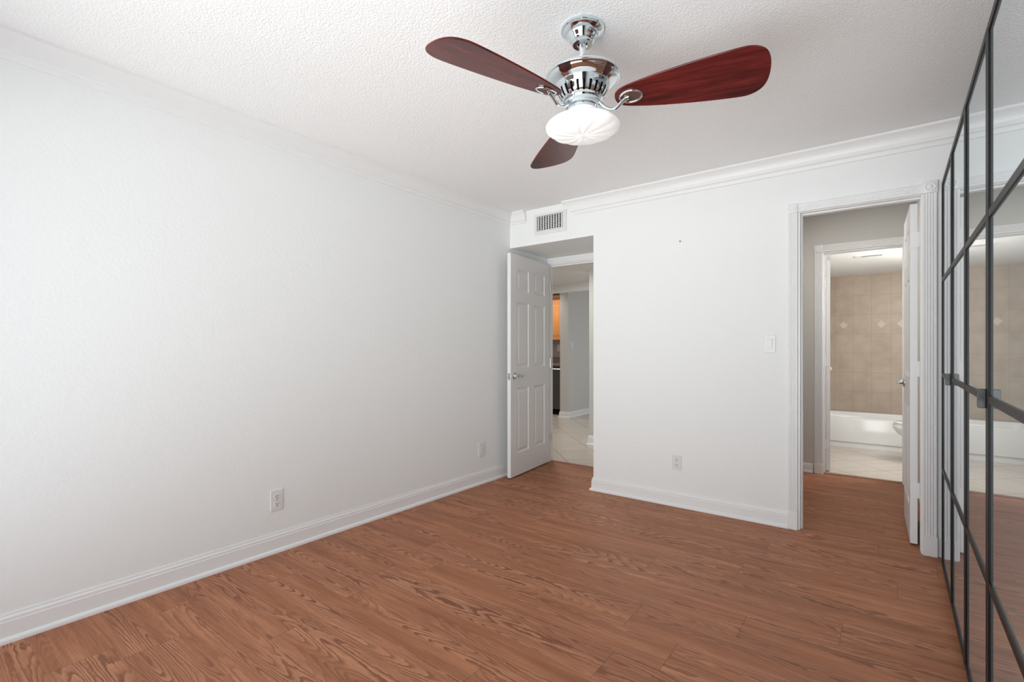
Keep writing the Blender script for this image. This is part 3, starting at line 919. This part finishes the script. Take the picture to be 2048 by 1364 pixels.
# ------------------------------------------------------------------ bathroom things
tub = thing('bathtub', 'white bathtub with a smooth apron below the beige tiled wall', 'bathtub', (0.04, 7.09, 0))
TX0, TX1, TY0, TY1, TH = BX0 + 0.003, BX1 - 0.003, 7.09, YT - 0.003, 0.355
b = B()
bm = b.bm
def rrect(x0, x1, y0, y1, r, z, n=6):
    P = []
    for cx, cy, a0 in ((x1 - r, y1 - r, 0), (x0 + r, y1 - r, 90), (x0 + r, y0 + r, 180), (x1 - r, y0 + r, 270)):
        P += [(cx + r * math.cos(math.radians(a0 + 90 * i / n)), cy + r * math.sin(math.radians(a0 + 90 * i / n)), z) for i in range(n + 1)]
    return [bm.verts.new((p[0] - 0.04, p[1] - 7.09, p[2])) for p in P]
L = [rrect(TX0, TX1, TY0 + 0.018, TY1, 0.004, 0.0), rrect(TX0, TX1, TY0 + 0.018, TY1, 0.004, 0.060), rrect(TX0, TX1, TY0 + 0.002, TY1, 0.006, 0.068), rrect(TX0, TX1, TY0, TY1, 0.008, TH - 0.020), rrect(TX0, TX1, TY0 + 0.004, TY1, 0.008, TH - 0.004), rrect(TX0 + 0.01, TX1 - 0.01, TY0 + 0.014, TY1 - 0.008, 0.012, TH),
     rrect(TX0 + 0.06, TX1 - 0.06, TY0 + 0.075, TY1 - 0.045, 0.10, TH), rrect(TX0 + 0.075, TX1 - 0.075, TY0 + 0.090, TY1 - 0.058, 0.10, TH - 0.02), rrect(TX0 + 0.14, TX1 - 0.12, TY0 + 0.13, TY1 - 0.10, 0.12, 0.08), rrect(TX0 + 0.20, TX1 - 0.18, TY0 + 0.18, TY1 - 0.15, 0.10, 0.055)]
for A_, C_ in zip(L, L[1:]):
    for i in range(len(A_)):
        bm.faces.new((A_[i], A_[(i + 1) % len(A_)], C_[(i + 1) % len(A_)], C_[i]))
bm.faces.new(L[-1]); bm.faces.new(L[0][::-1])
b.done('tub_shell', 'porcelain', tub, True)

# pale diamond inserts on the tiled wall
for k, (x, lab) in enumerate(((-0.430, 'pale diamond tile insert nearest the bathroom door'), (-0.032, 'pale diamond tile insert in the middle of the tiled wall'), (0.166, 'pale diamond tile insert beside the edge of the open hinged door'))):
    o = B().prism([(-0.046, 0), (0, 0.050), (0.046, 0), (0, -0.050)], (0, 0, 0), (1, 0, 0), (0, 0, 1), (0, -0.005, 0)).done('diamond_tile', 'diamond', label=lab, category='wall tile', group='diamond inserts in the bathroom tile')
    o.location = (x, YT, 1.492)

# toilet, bowl pointing to -x
toi = thing('toilet', 'white toilet, only the front of its bowl showing past the door edge', 'toilet', (0.40, 6.52, 0))
b = B(); bm = b.bm
def ell(cx, rx, ry, z, n=36, egg=0.0):
    out = []
    for k in range(n):
        a = 2 * PI * k / n
        x = math.cos(a)
        out.append(bm.verts.new((cx + rx * x, ry * math.sin(a) * (1 + egg * x), z)))
    return out
L = [ell(0.06, 0.165, 0.105, 0.0), ell(0.06, 0.155, 0.095, 0.05), ell(0.05, 0.150, 0.090, 0.15), ell(0.01, 0.190, 0.115, 0.22), ell(-0.045, 0.245, 0.155, 0.29, egg=.06), ell(-0.07, 0.262, 0.178, 0.345, egg=.08), ell(-0.07, 0.265, 0.182, 0.375, egg=.08), ell(-0.07, 0.258, 0.176, 0.385, egg=.08), ell(-0.07, 0.20, 0.13, 0.385, egg=.08), ell(-0.05, 0.15, 0.10, 0.28), ell(-0.03, 0.06, 0.05, 0.22)]
for A_, C_ in zip(L, L[1:]):
    for i in range(36): bm.faces.new((A_[i], A_[(i + 1) % 36], C_[(i + 1) % 36], C_[i]))
bm.faces.new(L[-1]); bm.faces.new(L[0][::-1])
b.done('bowl', 'porcelain', toi, True)
for nm, z0, z1, rx in (('seat', 0.386, 0.400, 0.262), ('lid', 0.4015, 0.416, 0.258)):
    b = B(); bm = b.bm
    L = [ell(-0.068, rx - .004, 0.176, z0, egg=.08), ell(-0.068, rx, 0.180, z0 + .004, egg=.08), ell(-0.068, rx, 0.180, z1 - .004, egg=.08), ell(-0.068, rx - .006, 0.174, z1, egg=.08)]
    for A_, C_ in zip(L, L[1:]):
        for i in range(36): bm.faces.new((A_[i], A_[(i + 1) % 36], C_[(i + 1) % 36], C_[i]))
    bm.faces.new(L[-1]); bm.faces.new(L[0][::-1])
    b.done(nm, 'porcelain', toi, True)
B().box(0.215, 0.393, -0.21, 0.21, 0.375, 0.72, 0.02).done('tank', 'porcelain', toi)
B().box(0.205, 0.396, -0.22, 0.22, 0.721, 0.755, 0.01).done('tank_lid', 'porcelain', toi)

# bathroom ceiling register
t = thing('ceiling_vent', 'slim louvered vent in the bathroom ceiling', 'ceiling vent', (-0.106, 6.27, ZB))
B().box(-0.142, 0.142, -0.062, -0.050, -0.006, 0).box(-0.142, 0.142, 0.050, 0.062, -0.006, 0).box(-0.142, -0.085, -0.050, 0.050, -0.006, 0).box(0.085, 0.142, -0.050, 0.050, -0.006, 0).done('frame', 'plastic', t)
B().box(-0.085, 0.085, -0.050, 0.050, -0.0010, -0.0002).done('duct_shade', 'void', t)  # black sheet in place of the dark behind the louvers
b = B()
for k in range(16):
    x = -0.085 + 0.17 * (k + 0.5) / 16
    b.box(x - 0.0026, x + 0.0026, -0.050, 0.050, -0.0058, -0.0012)
b.done('louvers', 'plastic', t)

# ------------------------------------------------------------------ kitchen things
up = thing('upper_cabinet', 'honey maple upper cabinet glimpsed past the open door', 'cabinet', (-4.985, 8.05, 1.34))
B().box(-0.53, 0.53, -0.330, 0.0, 0.0, 0.745).done('cabinet_body', 'maple', up)
for x0 in (-0.525, 0.003):
    dr = B().box(x0, x0 + 0.522, -0.350, -0.331, 0.004, 0.735, 0.002).done('cabinet_door', 'maple', up)
    b = B()
    pw0, pw1 = x0 + 0.06, x0 + 0.462
    lo = []
    for ins, y in ((0, -0.3505), (0.006, -0.3535), (0.020, -0.3535), (0.032, -0.3575)):
        lo.append([b.bm.verts.new(p) for p in ((pw0 + ins, y, 0.065 + ins), (pw1 - ins, y, 0.065 + ins), (pw1 - ins, y, 0.660 - ins), (pw0 + ins, y, 0.660 - ins))])
    for A_, C_ in zip(lo, lo[1:]):
        for i in range(4): b.bm.faces.new((A_[i], A_[(i + 1) % 4], C_[(i + 1) % 4], C_[i]))
    b.bm.faces.new(lo[-1]); b.bm.faces.new(lo[0][::-1])
    b.done('raised_panel', 'maple', dr)
B().prism([(0, 0), (0.012, 0), (0.020, 0.020), (0.045, 0.045), (0.050, 0.075), (0, 0.075)], (-0.53, -0.330, 0.7455), (0, -1, 0), (0, 0, 1), (1.06, 0, 0)).done('cabinet_crown', 'thresh', up)

dw = thing('dishwasher', 'dark stainless dishwasher under the granite counter', 'dishwasher', (-4.765, 7.42, 0))
B().box(-0.295, 0.295, 0.03, 0.60, 0.10, 0.868).done('dishwasher_body', 'steel', dw)
B().box(-0.293, 0.293, 0.0, 0.029, 0.105, 0.864, 0.004).done('dishwasher_door', 'steel', dw)
B().tube([(-0.25, -0.002, 0.815), (-0.25, -0.035, 0.815), (0.25, -0.035, 0.815), (0.25, -0.002, 0.815)], 0.011, 12).done('handle', 'chrome', dw, True)
B().box(-0.293, 0.293, 0.06, 0.08, 0.0, 0.099).done('toe_kick', 'void', dw)
ct = thing('granite_countertop', 'speckled brown granite counter above the dishwasher', 'countertop', (-5.32, 7.73, 0.87))
B().box(-0.87, 0.868, -0.340, 0.318, 0.0, 0.040, 0.006).done('slab', 'granite', ct)
B().box(-0.87, 0.868, 0.290, 0.3185, 0.0405, 0.145).done('splashback', 'granite', ct)
bc = thing('base_cabinet', 'honey maple base cabinet left of the dishwasher', 'cabinet', (-5.62, 7.74, 0))
B().box(-0.56, 0.555, -0.30, 0.305, 0.10, 0.868).done('cabinet_body', 'maple', bc)
B().box(-0.56, 0.555, -0.24, 0.305, 0.0, 0.099).done('toe_kick', 'void', bc)
for x0 in (-0.555, 0.0):
    B().box(x0, x0 + 0.55, -0.321, -0.301, 0.11, 0.86, 0.002).done('cabinet_door', 'maple', bc)
plate('wall_outlet', 'white outlet on the kitchen wall between counter and maple cabinet', (-4.985, 8.05, 1.195), 0, 0.078, 0.125, 'duplex', 'outlet')
plate('wall_outlet', 'pale outlet on the side of the kitchen wall end', (-4.285, 7.35, 1.235), PI / 2, 0.072, 0.118, 'duplex', 'outlet')
